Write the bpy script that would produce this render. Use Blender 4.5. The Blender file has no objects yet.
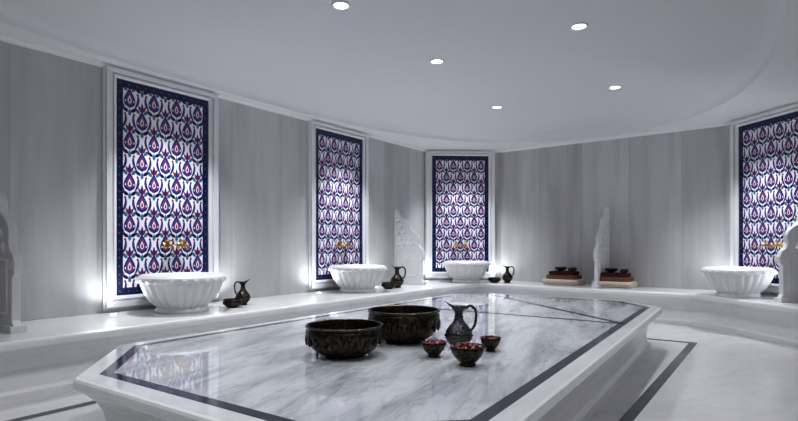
import bpy, bmesh, math, random
from mathutils import Vector, Matrix
random.seed(7)
S = bpy.context.scene
E = 1.13
BZ = 0.45
WT = 2.93
F = 540.0
pi = math.pi

def uv2xy(u, v): return (u*.575+v*.818, u*.818-v*.575)

# ---------------------------------------------------------------- materials
def new_mat(name, col=(.8,.8,.8), rough=.5, metal=0.0, spec=.5, emis=None, es=0):
    m = bpy.data.materials.new(name); m.use_nodes = True
    b = m.node_tree.nodes['Principled BSDF']
    b.inputs['Base Color'].default_value = (*col, 1)
    b.inputs['Roughness'].default_value = rough
    b.inputs['Metallic'].default_value = metal
    b.inputs['Specular IOR Level'].default_value = spec
    if emis:
        b.inputs['Emission Color'].default_value = (*emis, 1)
        b.inputs['Emission Strength'].default_value = es
    return m

def nd(m, t, **kw):
    n = m.node_tree.nodes.new(t)
    for k, v in kw.items(): setattr(n, k, v)
    return n
def lk(m, a, b): m.node_tree.links.new(a, b)
def ramp(m, stops):
    r = nd(m, 'ShaderNodeValToRGB')
    els = r.color_ramp.elements
    while len(els) < len(stops): els.new(0.5)
    for e, (p, c) in zip(els, stops):
        e.position = p; e.color = (*c, 1)
    return r

def marble(name, base, vein, rough=.15, rot=0.6, scale=1.0, stretch=4.0, lo=.42, hi=.7, veinamt=1.0, spec=.5, dist=.9):
    m = new_mat(name, base, rough, 0, spec)
    b = m.node_tree.nodes['Principled BSDF']
    tc = nd(m, 'ShaderNodeTexCoord')
    mp0 = nd(m, 'ShaderNodeMapping'); mp0.inputs['Rotation'].default_value = (0, 0, rot)
    mp = nd(m, 'ShaderNodeMapping')
    mp.inputs['Scale'].default_value = (scale*stretch, scale, scale*stretch)
    lk(m, tc.outputs['Object'], mp0.inputs[0]); lk(m, mp0.outputs[0], mp.inputs[0])
    n1 = nd(m, 'ShaderNodeTexNoise'); n1.inputs['Scale'].default_value = 1.2
    n1.inputs['Detail'].default_value = 9; n1.inputs['Roughness'].default_value = .62
    n1.inputs['Distortion'].default_value = dist
    lk(m, mp.outputs[0], n1.inputs['Vector'])
    r1 = ramp(m, [(lo, (0,0,0)), (hi, (1,1,1))])
    lk(m, n1.outputs['Fac'], r1.inputs[0])
    n2 = nd(m, 'ShaderNodeTexNoise'); n2.inputs['Scale'].default_value = 2.3
    n2.inputs['Detail'].default_value = 6; n2.inputs['Distortion'].default_value = dist*1.6
    lk(m, mp.outputs[0], n2.inputs['Vector'])
    r2 = ramp(m, [(.475, (0,0,0)), (.5, (1,1,1)), (.525, (0,0,0))])
    lk(m, n2.outputs['Fac'], r2.inputs[0])
    ml = nd(m, 'ShaderNodeMath', operation='MULTIPLY_ADD'); ml.inputs[1].default_value = .3
    lk(m, r2.outputs[0], ml.inputs[0]); lk(m, r1.outputs[0], ml.inputs[2]); ml.use_clamp = True
    m2 = nd(m, 'ShaderNodeMath', operation='MULTIPLY'); m2.inputs[1].default_value = veinamt
    lk(m, ml.outputs[0], m2.inputs[0])
    mx = nd(m, 'ShaderNodeMix', data_type='RGBA')
    mx.inputs['A'].default_value = (*base, 1); mx.inputs['B'].default_value = (*vein, 1)
    lk(m, m2.outputs[0], mx.inputs['Factor'])
    lk(m, mx.outputs['Result'], b.inputs['Base Color'])
    return m

def wall_marble(name):
    m = new_mat(name, (.6,.6,.62), .32)
    b = m.node_tree.nodes['Principled BSDF']
    tc = nd(m, 'ShaderNodeTexCoord')
    sx = nd(m, 'ShaderNodeSeparateXYZ'); lk(m, tc.outputs['Object'], sx.inputs[0])
    dv = nd(m, 'ShaderNodeMath', operation='DIVIDE'); dv.inputs[1].default_value = .78
    lk(m, sx.outputs[0], dv.inputs[0])
    fl = nd(m, 'ShaderNodeMath', operation='FLOOR'); lk(m, dv.outputs[0], fl.inputs[0])
    wn = nd(m, 'ShaderNodeTexWhiteNoise', noise_dimensions='1D'); lk(m, fl.outputs[0], wn.inputs['W'])
    fr = nd(m, 'ShaderNodeMath', operation='FRACT'); lk(m, dv.outputs[0], fr.inputs[0])
    jt = nd(m, 'ShaderNodeMath', operation='LESS_THAN'); jt.inputs[1].default_value = .008
    lk(m, fr.outputs[0], jt.inputs[0])
    off = nd(m, 'ShaderNodeMath', operation='MULTIPLY_ADD'); off.inputs[1].default_value = 9.0
    lk(m, wn.outputs[0], off.inputs[0]); lk(m, sx.outputs[0], off.inputs[2])
    cb = nd(m, 'ShaderNodeCombineXYZ')
    lk(m, off.outputs[0], cb.inputs[0])
    zz = nd(m, 'ShaderNodeMath', operation='MULTIPLY'); zz.inputs[1].default_value = .09
    lk(m, sx.outputs[2], zz.inputs[0]); lk(m, zz.outputs[0], cb.inputs[2])
    n1 = nd(m, 'ShaderNodeTexNoise'); n1.inputs['Scale'].default_value = 2.6
    n1.inputs['Detail'].default_value = 8; n1.inputs['Roughness'].default_value = .58
    n1.inputs['Distortion'].default_value = .35
    lk(m, cb.outputs[0], n1.inputs['Vector'])
    r = ramp(m, [(.3, (.47,.465,.46)), (.46, (.58,.58,.585)), (.6, (.65,.65,.66)), (.75, (.55,.545,.545))])
    lk(m, n1.outputs['Fac'], r.inputs[0])
    tn = nd(m, 'ShaderNodeMapRange'); tn.inputs['To Min'].default_value = .86; tn.inputs['To Max'].default_value = 1.0
    lk(m, wn.outputs[0], tn.inputs[0])
    j2 = nd(m, 'ShaderNodeMath', operation='MULTIPLY_ADD'); j2.inputs[1].default_value = -.2
    lk(m, jt.outputs[0], j2.inputs[0]); lk(m, tn.outputs[0], j2.inputs[2])
    vm = nd(m, 'ShaderNodeVectorMath', operation='SCALE')
    lk(m, r.outputs[0], vm.inputs[0]); lk(m, j2.outputs[0], vm.inputs['Scale'])
    lk(m, vm.outputs[0], b.inputs['Base Color'])
    return m

def dark_metal(name, c1, c2, scale=60, rough=.3):
    m = new_mat(name, c1, rough, .85)
    b = m.node_tree.nodes['Principled BSDF']
    tc = nd(m, 'ShaderNodeTexCoord')
    v = nd(m, 'ShaderNodeTexVoronoi'); v.inputs['Scale'].default_value = scale
    lk(m, tc.outputs['Object'], v.inputs['Vector'])
    r = ramp(m, [(.25, c1), (.6, c2)])
    lk(m, v.outputs['Distance'], r.inputs[0]); lk(m, r.outputs[0], b.inputs['Base Color'])
    bp = nd(m, 'ShaderNodeBump'); bp.inputs['Strength'].default_value = .5; bp.inputs['Distance'].default_value = .004
    lk(m, v.outputs['Distance'], bp.inputs['Height']); lk(m, bp.outputs[0], b.inputs['Normal'])
    return m

M_wall = wall_marble('wall_marble')
M_ceil = new_mat('ceiling_paint', (.68,.67,.70), .7)
M_ceil2 = new_mat('ceiling_ring_paint', (.77,.77,.79), .7)
M_white = marble('white_marble', (.80,.80,.81), (.64,.645,.66), .18, .4, .8, 2.0, .5, .8, .5)
M_edge = marble('platform_edge_marble', (.66,.67,.69), (.45,.46,.49), .10, .4, .8, 2.0, .45, .8, .6)
M_floor = marble('floor_marble', (.62,.62,.63), (.43,.44,.46), .2, .9, .8, 2.5, .45, .8, .6)
M_slab = marble('veined_marble', (.56,.58,.61), (.20,.22,.25), .04, .35, .8, 4.5, .42, .68, .85, .8, .45)
M_inlay = new_mat('slate_inlay', (.03,.036,.052), .12)
M_carve = marble('carved_marble', (.80,.80,.81), (.7,.7,.71), .35, .2, 1.0, 2.0, .5, .8, .4)
M_navy = new_mat('tile_navy', (.008,.012,.055), .15)
M_blue = new_mat('tile_blue', (.018,.03,.16), .15)
M_teal = new_mat('tile_teal', (.035,.17,.26), .15)
M_red = new_mat('tile_red', (.24,.02,.055), .15)
M_pink = new_mat('tile_plum', (.16,.05,.17), .15)
M_twhite = new_mat('tile_white', (.86,.82,.90), .12)
M_bowl = dark_metal('engraved_dark_metal', (.008,.007,.007), (.06,.05,.038), 55, .28)
M_ewer = dark_metal('pewter_metal', (.03,.03,.035), (.10,.10,.11), 90, .28)
M_rim = new_mat('rim_metal', (.08,.07,.06), .25, .9)
M_brass = new_mat('aged_brass', (.40,.27,.10), .28, 1.0)
M_petal = new_mat('rose_petal', (.17,.02,.035), .6)
M_petal2 = new_mat('dried_petal', (.40,.16,.15), .6)
M_cream = new_mat('cream_towel', (.68,.62,.54), .95)
M_burg = new_mat('burgundy_towel', (.045,.012,.014), .95)
M_brown = new_mat('brown_towel', (.20,.09,.045), .95)
M_lamp = new_mat('lamp_glass', (1,1,1), .4, 0, .5, (1,.98,.95), 12)
M_trimw = new_mat('white_trim_metal', (.82,.82,.82), .4)
M_stain = marble('frame_marble', (.78,.78,.80), (.70,.70,.72), .25, .2, 1.0, 2.0, .5, .8, .4)

# ---------------------------------------------------------------- builder
class MB:
    def __init__(s): s.v=[]; s.f=[]; s.mi=[]; s.sm=[]; s.mats=[]
    def mat(s, m):
        if m not in s.mats: s.mats.append(m)
        return s.mats.index(m)
    def add(s, vs, fs, m, smooth=False, M=None):
        o = len(s.v); k = s.mat(m)
        for p in vs:
            p = Vector(p)
            if M is not None: p = M @ p
            s.v.append(tuple(p))
        for f in fs:
            s.f.append([i+o for i in f]); s.mi.append(k); s.sm.append(smooth)
    def box(s, a, b, m, M=None):
        x0,y0,z0=a; x1,y1,z1=b
        vs=[(x0,y0,z0),(x1,y0,z0),(x1,y1,z0),(x0,y1,z0),(x0,y0,z1),(x1,y0,z1),(x1,y1,z1),(x0,y1,z1)]
        s.add(vs,[(0,3,2,1),(4,5,6,7),(0,1,5,4),(1,2,6,5),(2,3,7,6),(3,0,4,7)],m,False,M)
    def lathe(s, prof, m, n=48, M=None, smooth=True, rf=None):
        vs=[]; fs=[]
        for j,(r,z) in enumerate(prof):
            for i in range(n):
                t=2*pi*i/n
                rr = r if rf is None else rf(r,z,t,j)
                vs.append((rr*math.cos(t), rr*math.sin(t), z))
        for j in range(len(prof)-1):
            for i in range(n):
                a=j*n+i; b=j*n+(i+1)%n
                fs.append((a,b,b+n,a+n))
        s.add(vs,fs,m,smooth,M)
    def tube(s, pts, rads, m, n=12, M=None, sq=1.0):
        pts=[Vector(p) for p in pts]; vs=[]; fs=[]
        if not isinstance(rads,(list,tuple)): rads=[rads]*len(pts)
        for j,p in enumerate(pts):
            a=pts[max(0,j-1)]; b=pts[min(len(pts)-1,j+1)]
            t=(b-a).normalized()
            up=Vector((0,1,0)) if abs(t.y)<.9 else Vector((1,0,0))
            x=t.cross(up).normalized(); y=x.cross(t).normalized()
            for i in range(n):
                w=2*pi*i/n
                vs.append(tuple(p+x*rads[j]*math.cos(w)+y*rads[j]*sq*math.sin(w)))
        for j in range(len(pts)-1):
            for i in range(n):
                a=j*n+i; b=j*n+(i+1)%n
                fs.append((a,b,b+n,a+n))
        fs.append(tuple(range(n))[::-1]); fs.append(tuple(range((len(pts)-1)*n,len(pts)*n)))
        s.add(vs,fs,m,True,M)
    def obj(s, name, loc=(0,0,0), rz=0, parent=None):
        me=bpy.data.meshes.new(name); me.from_pydata(s.v,[],s.f); me.update()
        for m in s.mats: me.materials.append(m)
        me.polygons.foreach_set('material_index', s.mi)
        me.polygons.foreach_set('use_smooth', s.sm)
        bm=bmesh.new(); bm.from_mesh(me); bmesh.ops.recalc_face_normals(bm, faces=bm.faces); bm.to_mesh(me); bm.free()
        o=bpy.data.objects.new(name, me); S.collection.objects.link(o)
        o.location=loc; o.rotation_euler=(0,0,rz)
        if parent: o.parent=parent
        return o

def catmull(pts, k=6):
    out=[]; n=len(pts)
    for i in range(n-1):
        p0=Vector(pts[max(0,i-1)]);p1=Vector(pts[i]);p2=Vector(pts[i+1]);p3=Vector(pts[min(n-1,i+2)])
        for j in range(k):
            t=j/k
            out.append(tuple(.5*((2*p1)+(-p0+p2)*t+(2*p0-5*p1+4*p2-p3)*t*t+(-p0+3*p1-3*p2+p3)*t**3)))
    out.append(tuple(pts[-1])); return out

def offset_poly(poly, d):
    n=len(poly); out=[]
    for i in range(n):
        p0=Vector(poly[i-1]);p1=Vector(poly[i]);p2=Vector(poly[(i+1)%n])
        e1=(p1-p0).normalized(); e2=(p2-p1).normalized()
        n1=Vector((-e1.y,e1.x)); n2=Vector((-e2.y,e2.x))
        b=(n1+n2); b/= b.dot(n1)
        out.append(tuple(p1+b*d))
    return out
def area(poly): return .5*sum(poly[i-1][0]*poly[i][1]-poly[i][0]*poly[i-1][1] for i in range(len(poly)))
def loft_poly(mb, poly, prof, m, cap=True, capm=None):
    n=len(poly); vs=[]; fs=[]
    for ins,z in prof:
        for p in offset_poly(poly,ins): vs.append((p[0],p[1],z))
    for j in range(len(prof)-1):
        for i in range(n):
            a=j*n+i;b=j*n+(i+1)%n
            fs.append((a,b,b+n,a+n))
    mb.add(vs,fs,m)
    if cap:
        ins,z=prof[-1]
        mb.add([(p[0],p[1],z) for p in offset_poly(poly,ins)],[tuple(range(n))],capm or m)
def ring(mb, poly, i0, i1, z, m):
    n=len(poly); a=offset_poly(poly,i0); b=offset_poly(poly,i1)
    mb.add([(*p,z) for p in a]+[(*p,z) for p in b],[(i,(i+1)%n,(i+1)%n+n,i+n) for i in range(n)],m)

# ---------------------------------------------------------------- room shell
W0=uv2xy(-2,-5.488); W1=(.49,10.24); W2=(1.95,10.32); W3=(4.83,8.0); W4=(5.28,5.47); W5=(5.4,-2.1); W6=(-.5,-2.1)
room=[W0,W1,W2,W3,W4,W5,W6]
names=['left','far_corner','back','right_corner','right','rear','rear_left']
def wall_info(i):
    a=Vector(room[i]); b=Vector(room[(i+1)%7]); d=(b-a).normalized()
    return a,b,d,math.atan2(d.y,d.x)
for i in range(7):
    a,b,d,ang=wall_info(i); L=(b-a).length
    mb=MB(); mb.box((0,0,0),(L,.15,WT+.15),M_wall)
    mb.obj('wall_'+names[i],(a.x,a.y,0),ang)
    mb=MB()
    pr=[(0,WT-.045),(-.012,WT-.045),(-.02,WT-.03),(-.035,WT-.02),(-.045,WT-.001),(0,WT-.001)]
    vs=[(0,p[0],p[1]) for p in pr]+[(L,p[0],p[1]) for p in pr]
    n=len(pr); mb.add(vs,[(k,(k+1)%n,(k+1)%n+n,k+n) for k in range(n)],M_trimw)
    mb.obj('trim_%d'%(i+1),(a.x,a.y,0),ang)
cw=room[::-1] if area(room)<0 else room
outer=offset_poly(cw,-.15)
mb=MB(); mb.add([(*p,0) for p in outer],[tuple(range(7))],M_floor)
mb.add([(*p,-.1) for p in outer],[tuple(range(7))],M_floor)
mb.obj('floor')

# ceiling: ring with rounded raised recess
CU,CV,SU,SV=4.3,-2.65,4.95,2.72
def sup(t,k=1.0,ex=2.5):
    c,s_=math.cos(t),math.sin(t)
    u=CU+k*SU*math.copysign(abs(c)**(2/ex),c); v=CV+k*SV*math.copysign(abs(s_)**(2/ex),s_)
    return uv2xy(u,v)
N=96
bm=bmesh.new()
def loop(pts,z):
    vs=[bm.verts.new((p[0],p[1],z)) for p in pts]
    return vs,[bm.edges.new((vs[i],vs[(i+1)%len(vs)])) for i in range(len(vs))]
vo,eo=loop(outer,WT); vi,ei=loop([sup(2*pi*i/N) for i in range(N)],WT)
bmesh.ops.triangle_fill(bm,edges=eo+ei,use_beauty=True)
for f in bm.faces: f.material_index=1
prev=vi
for k,z in [(.998,WT+.02),(.99,WT+.05),(.975,WT+.075),(.955,WT+.09),(.93,WT+.095)]:
    cur=[bm.verts.new((*sup(2*pi*i/N,k),z)) for i in range(N)]
    for i in range(N):
        f=bm.faces.new((prev[i],prev[(i+1)%N],cur[(i+1)%N],cur[i])); f.smooth=True; f.material_index=0
    prev=cur
bm.faces.new(prev)
bmesh.ops.recalc_face_normals(bm,faces=bm.faces)
me=bpy.data.meshes.new('ceiling'); bm.to_mesh(me); bm.free()
me.materials.append(M_ceil); me.materials.append(M_ceil2)
o=bpy.data.objects.new('ceiling',me); S.collection.objects.link(o)
CZ=WT+.095

# ---------------------------------------------------------------- platform
octo=[uv2xy(*p) for p in [(1.30,-2.95),(1.30,-1.35),(1.8,-.80),(6.4,-1.03),(6.9,-1.5),(6.9,-3.2),(6.4,-3.7),(1.9,-3.66)]]
if area(octo)<0: octo=octo[::-1]
mb=MB()
prof=[(.11,0),(.11,.06),(.125,.075),(.14,.085),(.145,.13),(.14,.2),(.125,.26),(.095,.31),(.055,.35),(.03,.365),(.02,.375),(.005,.385),(0,.40),(0,.43),(.005,.443),(.017,BZ)]
loft_poly(mb,octo,prof,M_white)
ring(mb,octo,.11,.175,BZ+.0008,M_inlay)
mb.add([(*p,BZ+.0006) for p in offset_poly(octo,.175)],[tuple(range(8))],M_slab)
mb.add([(*p,BZ+.0006) for p in offset_poly(octo,.02)]+[(*p,BZ+.0006) for p in offset_poly(octo,.11)],[(i,(i+1)%8,(i+1)%8+8,i+8) for i in range(8)],M_edge)
def strip(mb,p,q,w,z,m):
    p=Vector(p);q=Vector(q);d=(q-p).normalized();n=Vector((-d.y,d.x))*w/2
    mb.add([(*(p-n),z),(*(q-n),z),(*(q+n),z),(*(p+n),z)],[(0,1,2,3)],m)
strip(mb,uv2xy(4.9,-1.09),uv2xy(6.72,-3.2),.07,BZ+.0012,M_inlay)
strip(mb,uv2xy(4.9,-1.09),uv2xy(4.9,-3.55),.07,BZ+.0012,M_inlay)
mb.obj('marble_platform')

# floor inlay ring
mb=MB()
rect=[uv2xy(*p) for p in [(.7,-4.05),(.7,-.76),(7.05,-.76),(7.05,-4.05)]]
if area(rect)<0: rect=rect[::-1]
ring(mb,rect,0,.08,.002,M_inlay)
mb.obj('trim_8')

# ---------------------------------------------------------------- bench
e=.003
bf=[uv2xy(-2+e,-4.4),(.93,8.97),(1.15,9.28),(1.42,9.53),(1.8,9.22),(4.0,7.45),(4.1,7.28),(4.16,7.0),(4.42,4.9),(4.5,4.75)]
wall_back=[(5.285,4.75),(5.275,5.47),(4.826,7.997),(1.948,10.315),(.492,10.235),uv2xy(-2+e,-5.485)]
mb=MB()
def off_line(pts,d):
    out=[]
    for i,p in enumerate(pts):
        p=Vector(p); a=Vector(pts[max(0,i-1)]); b=Vector(pts[min(len(pts)-1,i+1)])
        e1=(p-a).normalized() if i>0 else (b-p).normalized(); e2=(b-p).normalized() if i<len(pts)-1 else e1
        n1=Vector((-e1.y,e1.x));n2=Vector((-e2.y,e2.x)); bb=n1+n2; bb/=bb.dot(n1)
        out.append(tuple(p+bb*d))
    return out
front=bf+[(5.285,4.75)]
prf=[(.10,0),(.10,.05),(.115,.06),(.13,.075),(.135,.13),(.13,.22),(.11,.28),(.075,.33),(.035,.36),(.012,.375),(0,.39),(0,.425),(.006,.441),(.02,BZ)]
n=len(front); vs=[]; fs=[]
for ins,z in prf:
    for p in off_line(front,ins): vs.append((*p,z))
for j in range(len(prf)-1):
    for i in range(n-1):
        a=j*n+i; fs.append((a,a+1,a+1+n,a+n))
mb.add(vs,fs,M_white)
top=off_line(front,.02)+wall_back[1:]
mb.add([(*p,BZ) for p in top],[tuple(range(len(top)))],M_white)
mb.obj('marble_bench')

# ---------------------------------------------------------------- tile panels
PW,PH=1.08,2.2
def clip_poly(poly, x0,x1,z0,z1):
    def cl(poly,f,inter):
        out=[]
        for i in range(len(poly)):
            a=poly[i-1];b=poly[i]
            if f(b):
                if not f(a): out.append(inter(a,b))
                out.append(b)
            elif f(a): out.append(inter(a,b))
        return out
    def ix(c): return lambda a,b:(c,a[1]+(b[1]-a[1])*(c-a[0])/(b[0]-a[0]))
    def iz(c): return lambda a,b:(a[0]+(b[0]-a[0])*(c-a[1])/(b[1]-a[1]),c)
    for f,g in [(lambda p:p[0]>=x0,ix(x0)),(lambda p:p[0]<=x1,ix(x1)),(lambda p:p[1]>=z0,iz(z0)),(lambda p:p[1]<=z1,iz(z1))]:
        if poly: poly=cl(poly,f,g)
    return poly
def panel_mesh():
    mb=MB(); y0=-.012
    bd=.075
    x0,x1,z0,z1=-PW/2+bd,PW/2-bd,bd,PH-bd
    def flat(poly,lay,m):
        poly=clip_poly(poly,x0,x1,z0,z1)
        if len(poly)>=3: mb.add([(p[0],y0-.0006*lay,p[1]) for p in poly],[tuple(range(len(poly)))],m)
    mb.box((-PW/2,y0,0),(PW/2,0,PH),M_navy)
    mb.add([(x0,y0-.0003,z0),(x1,y0-.0003,z0),(x1,y0-.0003,z1),(x0,y0-.0003,z1)],[(0,1,2,3)],M_twhite)
    def leaf(cx,cz,L,w,a,m,lay,k=.5):
        pts=[]
        for i in range(9):
            t=i/8; pts.append((t*L, w*math.sin(pi*t**(k*1.4))*.5))
        pts+=[(p[0],-p[1]) for p in pts[::-1][1:-1]]
        c,s_=math.cos(a),math.sin(a)
        flat([(cx+p[0]*c-p[1]*s_,cz+p[0]*s_+p[1]*c) for p in pts],lay,m)
    def ell(cx,cz,rx,rz,m,lay,n=14):
        flat([(cx+rx*math.cos(2*pi*i/n),cz+rz*math.sin(2*pi*i/n)) for i in range(n)],lay,m)
    cw_=.265; ch=.43
    def bflat(cx,cz,r,m,lay):
        mb.add([(cx+r*math.cos(2*pi*i/4),y0-.0006*lay,cz+r*math.sin(2*pi*i/4)) for i in range(4)],[(0,1,2,3)],m)
    nz=26
    for i in range(nz):
        z=(i+.5)*PH/nz
        for sx_ in (-1,1): bflat(sx_*(PW/2-bd/2),z,.018,M_blue,1); bflat(sx_*(PW/2-bd/2),z,.006,M_teal,2)
    nx=12
    for i in range(nx):
        x=-PW/2+(i+.5)*PW/nx
        for z in (bd/2,PH-bd/2): bflat(x,z,.018,M_blue,1); bflat(x,z,.006,M_teal,2)
    rows=int(PH/ch*2)+3
    for r in range(-1,rows):
        cz=z0+r*ch/2+.03
        for c in range(-4,5):
            cx=c*cw_+(cw_/2 if r%2 else 0)
            if abs(cx)>PW/2+.15: continue
            for sg in (-1,1):
                # crescent leaves cupping the palmette
                pts=[]
                for i in range(11):
                    t=.10+.50*i/10
                    pts.append((cx+sg*.094*math.sin(pi*t**.85), cz-.165+.36*t))
                for i in range(10):
                    p=Vector(pts[i]);q=Vector(pts[i+1]);d=(q-p).normalized();w=.003+.011*math.sin(pi*(i+.5)/10)
                    nn=Vector((-d.y,d.x))*w
                    flat([tuple(p-nn),tuple(q-nn),tuple(q+nn),tuple(p+nn)],1,M_blue)
                leaf(cx+sg*.012,cz-.155,.085,.036,pi/2-sg*1.0,M_navy,2)
                leaf(cx+sg*.022,cz+.055,.085,.034,pi/2-sg*.75,M_teal,2)
                ell(cx+sg*.086,cz+.035,.013,.013,M_red,2.5,8)
            # central palmette
            leaf(cx,cz-.115,.205,.125,pi/2,M_blue,3,.45)
            leaf(cx,cz-.090,.145,.082,pi/2,M_pink,4,.45)
            leaf(cx,cz-.070,.085,.040,pi/2,M_twhite,5,.5)
            leaf(cx,cz-.060,.055,.022,pi/2,M_red,6,.5)
            for sg in (-1,1):
                ell(cx+sg*.045,cz-.045,.006,.012,M_twhite,5.2,8)
            # crown tulip
            for sg in (-1,1):
                leaf(cx,cz+.075,.085,.032,pi/2-sg*.55,M_red,5.5)
            leaf(cx,cz+.078,.10,.030,pi/2,M_blue,6)
            leaf(cx,cz-.195,.075,.034,pi/2,M_teal,6.5)
    def rect_ring(a,b,ya,yb):
        vs=[]
        for o_,y in ((a,0),(a,ya),(b,yb),(b,0)):
            vs+=[(-PW/2-o_,y,-o_),(PW/2+o_,y,-o_),(PW/2+o_,y,PH+o_*.78),(-PW/2-o_,y,PH+o_*.78)]
        fs=[]
        for j in range(3):
            for i in range(4):
                k=j*4+i; l=j*4+(i+1)%4
                fs.append((k,l,l+4,k+4))
        mb.add(vs,fs,M_stain)
    rect_ring(.0,.03,-.03,-.045); rect_ring(.03,.055,-.028,-.028); rect_ring(.055,.11,-.055,-.06); rect_ring(.11,.128,-.03,-.02)
    return mb
pm=panel_mesh()
PZ=E-.517
first=None
PANELS=[(-2.56,5.90,0),(-.914,8.247,0),(1.165,10.28,1),(4.972,7.20,3)]
for (x,y,i) in PANELS:
    a,b,d,ang=wall_info(i)
    t=(Vector((x,y))-a).dot(d); p=a+d*t
    nrm=Vector((d.y,-d.x))
    p=p+nrm*.0005
    if first is None:
        first=pm.obj('tile_panel',(p.x,p.y,PZ),ang)
    else:
        o=bpy.data.objects.new('tile_panel',first.data); S.collection.objects.link(o)
        o.location=(p.x,p.y,PZ); o.rotation_euler=(0,0,ang)

# ---------------------------------------------------------------- basins
def basin(x,y,ang):
    mb=MB(); nf=24
    outer=[(.23,0),(.255,.0),(.26,.02),(.245,.04),(.235,.055),(.262,.075),(.305,.12),(.345,.18),(.37,.24),(.385,.285),(.39,.30)]
    def rf(r,z,t,j):
        if .05<z<.29: return r*(1+.085*abs(math.cos(nf*t/2))-.055)
        return r
    mb.lathe(outer,M_carve,nf*10,rf=rf)
    rim=[(.39,.30),(.405,.305),(.42,.32),(.425,.335),(.42,.352),(.41,.36),(.40,.362),(.395,.372),(.38,.378),(.365,.378),(.355,.37),(.34,.33),(.30,.22),(.23,.15),(.12,.115),(.02,.11),(.0005,.11)]
    mb.lathe(rim,M_carve,96)
    for i in range(nf):
        t=2*pi*(i+.5)/nf
        M=Matrix.Rotation(t,4,'Z')@Matrix.Translation((.410,0,.322))
        vs=[];fs=[]
        for a in range(5):
            for b in range(8):
                th=pi*a/4; ph=2*pi*b/8
                vs.append((.024*math.sin(th)*math.cos(ph),.042*math.sin(th)*math.sin(ph),.026*math.cos(th)))
        for a in range(4):
            for b in range(8):
                fs.append((a*8+b,a*8+(b+1)%8,(a+1)*8+(b+1)%8,(a+1)*8+b))
        mb.add(vs,fs,M_carve,True,M)
    return mb.obj('marble_basin',(x,y,BZ+.0005),ang)
basin(-2.22,5.53,.3); basin(-.6,7.85,.3); basin(1.22,9.8,.3); basin(4.47,7.12,.3)

def faucet(x,y,i):
    a,b,d,ang=wall_info(i); t=(Vector((x,y))-a).dot(d); p=a+d*t
    mb=MB()
    RY=Matrix.Rotation(pi/2,4,'X')
    for sx_ in (-.09,.09):
        T=Matrix.Translation((sx_,-.018,0))
        mb.lathe([(.0005,0),(.035,0),(.035,.008),(.022,.014),(.013,.02),(.013,.09),(.018,.095),(.018,.12),(.0005,.122)],M_brass,20,T@RY)
        mb.tube([(sx_,-.10,0),(sx_,-.10,.03),(sx_,-.10,.045)],[.010,.010,.012],M_brass,10)
        mb.tube([(sx_-.035,-.10,.05),(sx_,-.10,.053),(sx_+.035,-.10,.05)],[.009,.012,.009],M_brass,10)
        mb.tube(catmull([(sx_,-.11,0),(sx_,-.15,.005),(sx_,-.18,-.01),(sx_,-.19,-.045)],4),.010,M_brass,10)
    mb.tube([(-.09,-.06,0),(0,-.062,0),(.09,-.06,0)],.009,M_brass,10)
    mb.obj('brass_faucet',(p.x,p.y,1.12),ang)
faucet(-2.50,5.95,0); faucet(-.914,8.247,0); faucet(1.165,10.28,1); faucet(4.972,7.1,3)

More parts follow.
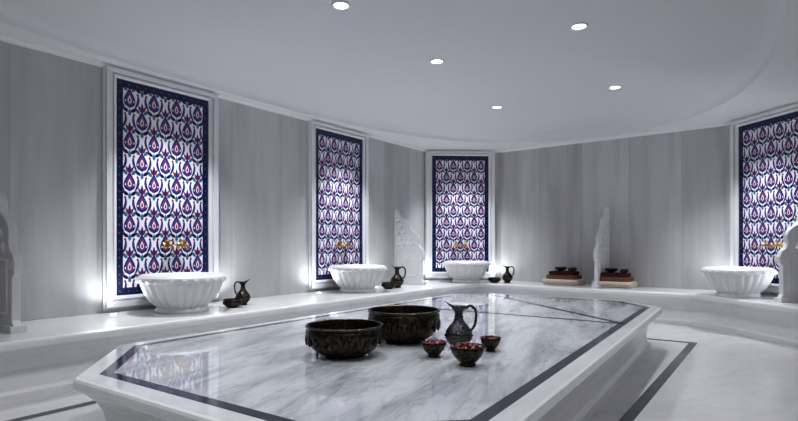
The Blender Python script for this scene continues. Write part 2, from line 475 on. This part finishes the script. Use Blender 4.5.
# ---------------------------------------------------------------- carved dividers
def divider(px,py,ang,L=.72):
    cu=bpy.data.curves.new('divider_curve','CURVE'); cu.dimensions='2D'; cu.fill_mode='BOTH'
    cu.extrude=.022; cu.bevel_depth=.008; cu.bevel_resolution=2
    pts=[(0,0),(L,0),(L+.0,.05),(L-.03,.09),(L-.03,.42),(L+.01,.46),(L+.015,.53),(L-.02,.60),(L-.07,.63)]
    top=catmull([(L-.07,.63,0),(L-.10,.70,0),(L-.09,.78,0),(L-.13,.85,0),(L-.21,.90,0),(L-.26,.95,0),(L-.28,1.03,0),(L-.33,1.09,0),(L-.42,1.12,0),(L-.47,1.17,0),(L-.52,1.25,0),(.03,1.29,0),(0,1.29,0)],5)
    pts=pts[:-1]+[(p[0],p[1]) for p in top]
    def sp(ps):
        s=cu.splines.new('POLY'); s.points.add(len(ps)-1)
        for i,p in enumerate(ps): s.points[i].co=(p[0],p[1],0,1)
        s.use_cyclic_u=True
    sp(pts)
    def hole(cx,cz,rx,rz,pw=1.0,n=20):
        sp([(cx+rx*math.copysign(abs(math.cos(2*pi*i/n))**pw,math.cos(2*pi*i/n)),cz+rz*math.copysign(abs(math.sin(2*pi*i/n))**pw,math.sin(2*pi*i/n))) for i in range(n)])
    for r in range(5):
        for c in range(5):
            cx=.075+c*.105+(.05 if r%2 else 0); cz=.66+r*.105
            lim=L-.09-(cz-.62)*.68
            if cx+.04<lim: hole(cx,cz,.043,.048,1.3)
    ob=bpy.data.objects.new('tmp',cu); S.collection.objects.link(ob)
    dg=bpy.context.evaluated_depsgraph_get(); me=bpy.data.meshes.new_from_object(ob.evaluated_get(dg))
    bpy.data.objects.remove(ob)
    me.transform(Matrix.Rotation(pi/2,4,'X'))
    mb=MB(); mb.add([tuple(v.co) for v in me.vertices],[tuple(p.vertices) for p in me.polygons],M_carve)
    for sy in (-1,1):
        y=sy*.030
        for (ax,az,bx,bz) in [(.07,.14,L-.11,.14),(.07,.56,L-.11,.56),(.07,.14,.07,.56),(L-.11,.14,L-.11,.56)]:
            mb.tube([(ax,y,az),((ax+bx)/2,y,(az+bz)/2),(bx,y,bz)],.010,M_carve,8)
        for k in range(8):
            t=2*pi*k/8; cx,cz=L/2-.02,.35
            mb.tube([(cx+.03*math.cos(t),y,cz+.03*math.sin(t)),(cx+.08*math.cos(t),y,cz+.08*math.sin(t)),(cx+.13*math.cos(t),y,cz+.13*math.sin(t))],[.008,.024,.004],M_carve,8,sq=.4)
        sc=[(L-.04+(.075-.012*a)*math.cos(a*1.1+2.6)*.6,y*.9,.53+(.07-.011*a)*math.sin(a*1.1+2.6)) for a in [i*.4 for i in range(14)]]
        mb.tube(sc,.011,M_carve,8)
    mb.box((.001,-.055,0),(L+.03,.055,.05),M_carve)
    mb.obj('carved_marble_divider',(px,py,BZ+.0012),ang)
def wp(i,t,o=.009):
    a,b,d,ang=wall_info(i); n=Vector((d.y,-d.x)); p=a+d*t+n*o
    return p.x,p.y,math.atan2(n.y,n.x)
a,b,d,_=wall_info(0)
t0=(Vector((-3.51,4.56))-a).dot(d)
divider(*wp(0,t0),L=.68)
t1=(Vector((-.02,9.53))-a).dot(d)
divider(*wp(0,t1-.1),L=.58)
divider(*wp(2,2.0),L=.60)
divider(*wp(3,1.55),L=.62)

# ---------------------------------------------------------------- metalware
def bowl(name,x,y,r,h,z=BZ+.0015,mat=M_bowl):
    mb=MB()
    prof=[(.0005,0),(.5*r,0),(.52*r,.0),(.50*r,.05*h),(.62*r,.08*h),(.80*r,.22*h),(.92*r,.42*h),(.985*r,.65*h),(.99*r,.82*h),(.95*r,.90*h)]
    mb.lathe(prof,mat,56)
    mb.lathe([(.95*r,.90*h),(.99*r,.93*h),(1.0*r,.965*h),(.985*r,.995*h),(.96*r,h),(.935*r,.98*h)],M_rim,56)
    mb.lathe([(.935*r,.98*h),(.92*r,.8*h),(.90*r,.5*h),(.75*r,.22*h),(.4*r,.1*h),(.0005,.09*h)],mat,56)
    nb=22
    for i in range(nb):
        t=2*pi*i/nb
        M=Matrix.Rotation(t,4,'Z')@Matrix.Translation((.965*r,0,.56*h))
        vs=[];fs=[]
        for a in range(5):
            for b in range(8):
                th=pi*a/4; ph=2*pi*b/8
                vs.append((.05*r*math.sin(th)*math.cos(ph),.09*r*math.sin(th)*math.sin(ph),.2*h*math.cos(th)))
        for a in range(4):
            for b in range(8): fs.append((a*8+b,a*8+(b+1)%8,(a+1)*8+(b+1)%8,(a+1)*8+b))
        mb.add(vs,fs,mat,True,M)
    return mb.obj(name,(x,y,z))
bowl('engraved_metal_bowl',-.334,3.32,.24,.19)
bowl('engraved_metal_bowl',.035,3.80,.255,.225)

def petal_bowl(x,y,r,h):
    mb=MB()
    mb.lathe([(.0005,0),(.45*r,0),(.48*r,.06*h),(.40*r,.14*h),(.55*r,.24*h),(.82*r,.5*h),(.96*r,.8*h),(r,h),(.97*r,1.02*h),(.93*r,.97*h),(.85*r,.7*h),(.0005,.6*h)],M_bowl,40)
    for i in range(110):
        a=random.random()*2*pi; q=math.sqrt(random.random())*.80*r
        M=Matrix.Translation((q*math.cos(a),q*math.sin(a),.78*h+.28*h*(1-(q/r)**2)*random.random()+.06*h))@Matrix.Rotation(random.random()*6,4,'Z')@Matrix.Rotation(random.uniform(-.8,.8),4,'X')
        s=r*random.uniform(.13,.2)
        mb.add([(0,0,0),(s,-s*.6,.3*s),(s*1.5,0,.5*s),(s,s*.6,.3*s),(s*.6,0,0)],[(0,1,4),(1,2,4),(2,3,4),(3,0,4)],random.choice([M_petal,M_petal,M_petal2]),True,M)
    mb.obj('petal_bowl',(x,y,BZ+.0015))
petal_bowl(.21,3.27,.078,.09)
petal_bowl(.385,3.03,.098,.11)
petal_bowl(.585,3.45,.066,.085)

def ewer(name,x,y,z,h,ang,mat=M_ewer):
    mb=MB(); k=h/.28
    body=[(.0005,0),(.05,0),(.052,.008),(.042,.016),(.06,.03),(.082,.06),(.088,.085),(.08,.115),(.058,.145),(.036,.17),(.026,.195),(.024,.215),(.028,.235)]
    mb.lathe([(r*k,zz*k) for r,zz in body],mat,40,M=None)
    n=40; vs=[];fs=[]
    rings=[(.028,.235,0),(.034,.25,.25),(.042,.262,.8),(.046,.27,1.0),(.040,.266,1.0),(.022,.24,.2)]
    for r,zz,pl in rings:
        for i in range(n):
            t=2*pi*i/n; c=max(0,-math.cos(t))**6*pl
            vs.append(((r*math.cos(t)-.05*c)*k,r*math.sin(t)*(1-.25*pl)*k,(zz+.035*c)*k))
    for j in range(len(rings)-1):
        for i in range(n):
            a=j*n+i;b=j*n+(i+1)%n; fs.append((a,b,b+n,a+n))
    mb.add(vs,fs,mat,True)
    hd=catmull([(.034*k,0,.25*k),(.075*k,0,.268*k),(.108*k,0,.24*k),(.112*k,0,.19*k),(.10*k,0,.14*k),(.075*k,0,.11*k)],6)
    mb.tube(hd,[.009*k]*len(hd),mat,10)
    mb.lathe([(.0885*k,.08*k),(.092*k,.085*k),(.0885*k,.09*k)],M_rim,40)
    mb.lathe([(.027*k,.196*k),(.032*k,.20*k),(.027*k,.205*k)],M_rim,30)
    return mb.obj(name,(x,y,z),ang)
ewer('metal_ewer',.39,3.52,BZ+.0015,.29,.15)
ewer('copper_ewer',-1.76,6.09,BZ+.001,.27,-.3+pi,M_bowl)
bowl('small_metal_bowl',-1.80,5.84,.10,.09,BZ+.001)
ewer('copper_ewer',-.03,8.50,BZ+.001,.34,.3,M_bowl)
bowl('small_metal_bowl',-.16,8.28,.11,.10,BZ+.001)
ewer('copper_ewer',1.93,9.62,BZ+.001,.30,.1,M_bowl)
bowl('small_metal_bowl',1.70,9.62,.11,.09,BZ+.001)

# ---------------------------------------------------------------- towel stacks
def towel_stack(x,y,ang):
    mb=MB()
    def folded(w,dp,z0,layers,th,m):
        cl=[]
        for l in range(layers):
            zc=z0+th*(l+.5)
            ys=(-dp/2,dp/2) if l%2==0 else (dp/2,-dp/2)
            for i in range(7):
                t=i/6; cl.append((ys[0]+(ys[1]-ys[0])*t, zc+.002*math.sin(5*t+l)))
            if l<layers-1:
                sg=1 if l%2==0 else -1
                for a in (-.5,0,.5):
                    cl.append((sg*(dp/2+th*.5*math.cos(a*pi*.6)), zc+th*.5+th*.5*math.sin(a*pi*.6)))
        L=[];R=[]
        for i,p in enumerate(cl):
            a=Vector(cl[max(0,i-1)]);b=Vector(cl[min(len(cl)-1,i+1)]); d=(b-a).normalized(); hw=th*.46
            L.append((p[0]-d.y*hw,p[1]+d.x*hw)); R.append((p[0]+d.y*hw,p[1]-d.x*hw))
        poly=L+R[::-1]; n=len(poly); K=10; vs=[];fs=[]
        for k in range(K+1):
            xx=-w/2+w*k/K; ed=1-.06*(abs(2*k/K-1)**8)
            for p in poly: vs.append((xx,p[0]*ed,p[1]+.0015*math.sin(k*1.7)*(p[1]-z0)/.05))
        for k in range(K):
            for i in range(n): fs.append((k*n+i,k*n+(i+1)%n,(k+1)*n+(i+1)%n,(k+1)*n+i))
        q=len(L)
        for k in (0,K):
            for i in range(q-1): fs.append((k*n+i,k*n+i+1,k*n+n-2-i,k*n+n-1-i))
        mb.add(vs,fs,m,True)
    folded(.60,.34,0.004,3,.030,M_cream)
    folded(.50,.30,.096,2,.034,M_brown)
    folded(.42,.28,.166,2,.030,M_burg)
    mb.lathe([(.0005,0),(.05,0),(.045,.01),(.07,.02),(.095,.04),(.105,.065),(.10,.066),(.06,.03),(.0005,.02)],M_bowl,30,Matrix.Translation((-.05,0,.229)))
    T=Matrix.Translation((.15,0,.261))@Matrix.Rotation(pi/2,4,'X')
    mb.lathe([(.0005,-.12),(.012,-.118),(.024,-.122),(.032,-.118),(.032,.118),(.024,.122),(.012,.118),(.0005,.12)],M_burg,24,T)
    mb.obj('towel_stack',(x,y,BZ+.001),ang)
a,b,d,ang=wall_info(2)
towel_stack(2.80,9.18,ang); towel_stack(3.45,8.65,ang)

# ---------------------------------------------------------------- lights
def downlight(x,y,z,watt,size=100,r=.06,blend=.7):
    mb=MB()
    mb.lathe([(r*.92,-.004),(r*.98,-.010),(r*1.25,-.010),(r*1.32,-.002),(r*1.32,0)],M_trimw,32)
    mb.lathe([(.0005,-.003),(r*.92,-.004)],M_lamp,32)
    o=mb.obj('recessed_downlight',(x,y,z))
    l=bpy.data.lights.new('spot','SPOT'); l.energy=watt; l.spot_size=math.radians(size); l.spot_blend=blend
    l.shadow_soft_size=.05; l.color=(.97,.98,1)
    lo=bpy.data.objects.new('lamp',l); S.collection.objects.link(lo); lo.parent=o; lo.location=(0,0,-.03)
for (x,y) in [(341,5),(579,26),(437,61),(615,87),(497,107)]:
    d_=F*(CZ-E)/(244.5-y); downlight((x-399)/F*d_,d_,CZ,80,105)
for u,v in [(3.1,-1.3),(1.2,-2.75),(1.2,-1.3),(-.3,-2.75)]:
    downlight(*uv2xy(u,v),CZ,60,105)
for (x,y,i) in PANELS:
    a,b,d,ang=wall_info(i); n_=Vector((d.y,-d.x)); p=Vector((x,y))+n_*.60
    l=bpy.data.lights.new('wash','SPOT'); l.energy=175; l.spot_size=math.radians(92); l.spot_blend=.95; l.shadow_soft_size=.06
    l.color=(.93,.95,1)
    lo=bpy.data.objects.new('wall_washer_lamp',l); S.collection.objects.link(lo); lo.location=(p.x,p.y,WT-.02)
    t=(Vector((x,y))-a).dot(d)
    for sg in (-1,1):
        q=a+d*(t+sg*.66)+n_*.20
        mb=MB(); r=.03
        mb.lathe([(r*.9,.003),(r,.006),(r*1.3,.005),(r*1.35,0)],M_trimw,24)
        mb.lathe([(.0005,.003),(r*.9,.003)],M_lamp,24)
        o=mb.obj('bench_uplight',(q.x,q.y,BZ+.001))
        l=bpy.data.lights.new('up','SPOT'); l.energy=12; l.spot_size=math.radians(150); l.spot_blend=1; l.shadow_soft_size=.03
        l.color=(.93,.96,1)
        lo=bpy.data.objects.new('lamp',l); S.collection.objects.link(lo); lo.parent=o; lo.location=(0,0,.02); lo.rotation_euler=(pi,0,0)

for (x,y,w) in [(1.8,-.6,18),(4.0,2.6,10)]:  # unseen soft fill lamps, added under the ceiling to lift the ambient light
    l=bpy.data.lights.new('soft','AREA'); l.energy=w; l.size=1.6; l.color=(.96,.97,1)
    lo=bpy.data.objects.new('added_soft_fill',l); S.collection.objects.link(lo); lo.location=(x,y,WT-.05)

# ---------------------------------------------------------------- world & camera
w=bpy.data.worlds.new('world'); S.world=w; w.use_nodes=True
w.node_tree.nodes['Background'].inputs[0].default_value=(.8,.82,.9,1); w.node_tree.nodes['Background'].inputs[1].default_value=.1
cam=bpy.data.cameras.new('camera'); co=bpy.data.objects.new('camera',cam); S.collection.objects.link(co)
co.location=(0,0,E); co.rotation_euler=(pi/2,0,0)
cam.sensor_width=36; cam.lens=36*F/798; cam.shift_y=(244.5-210.5)/798; cam.clip_start=.05
S.camera=co
S.view_settings.view_transform='Standard'
try: S.view_settings.look='Medium High Contrast'
except Exception as ex: print(ex)
S.view_settings.exposure=0
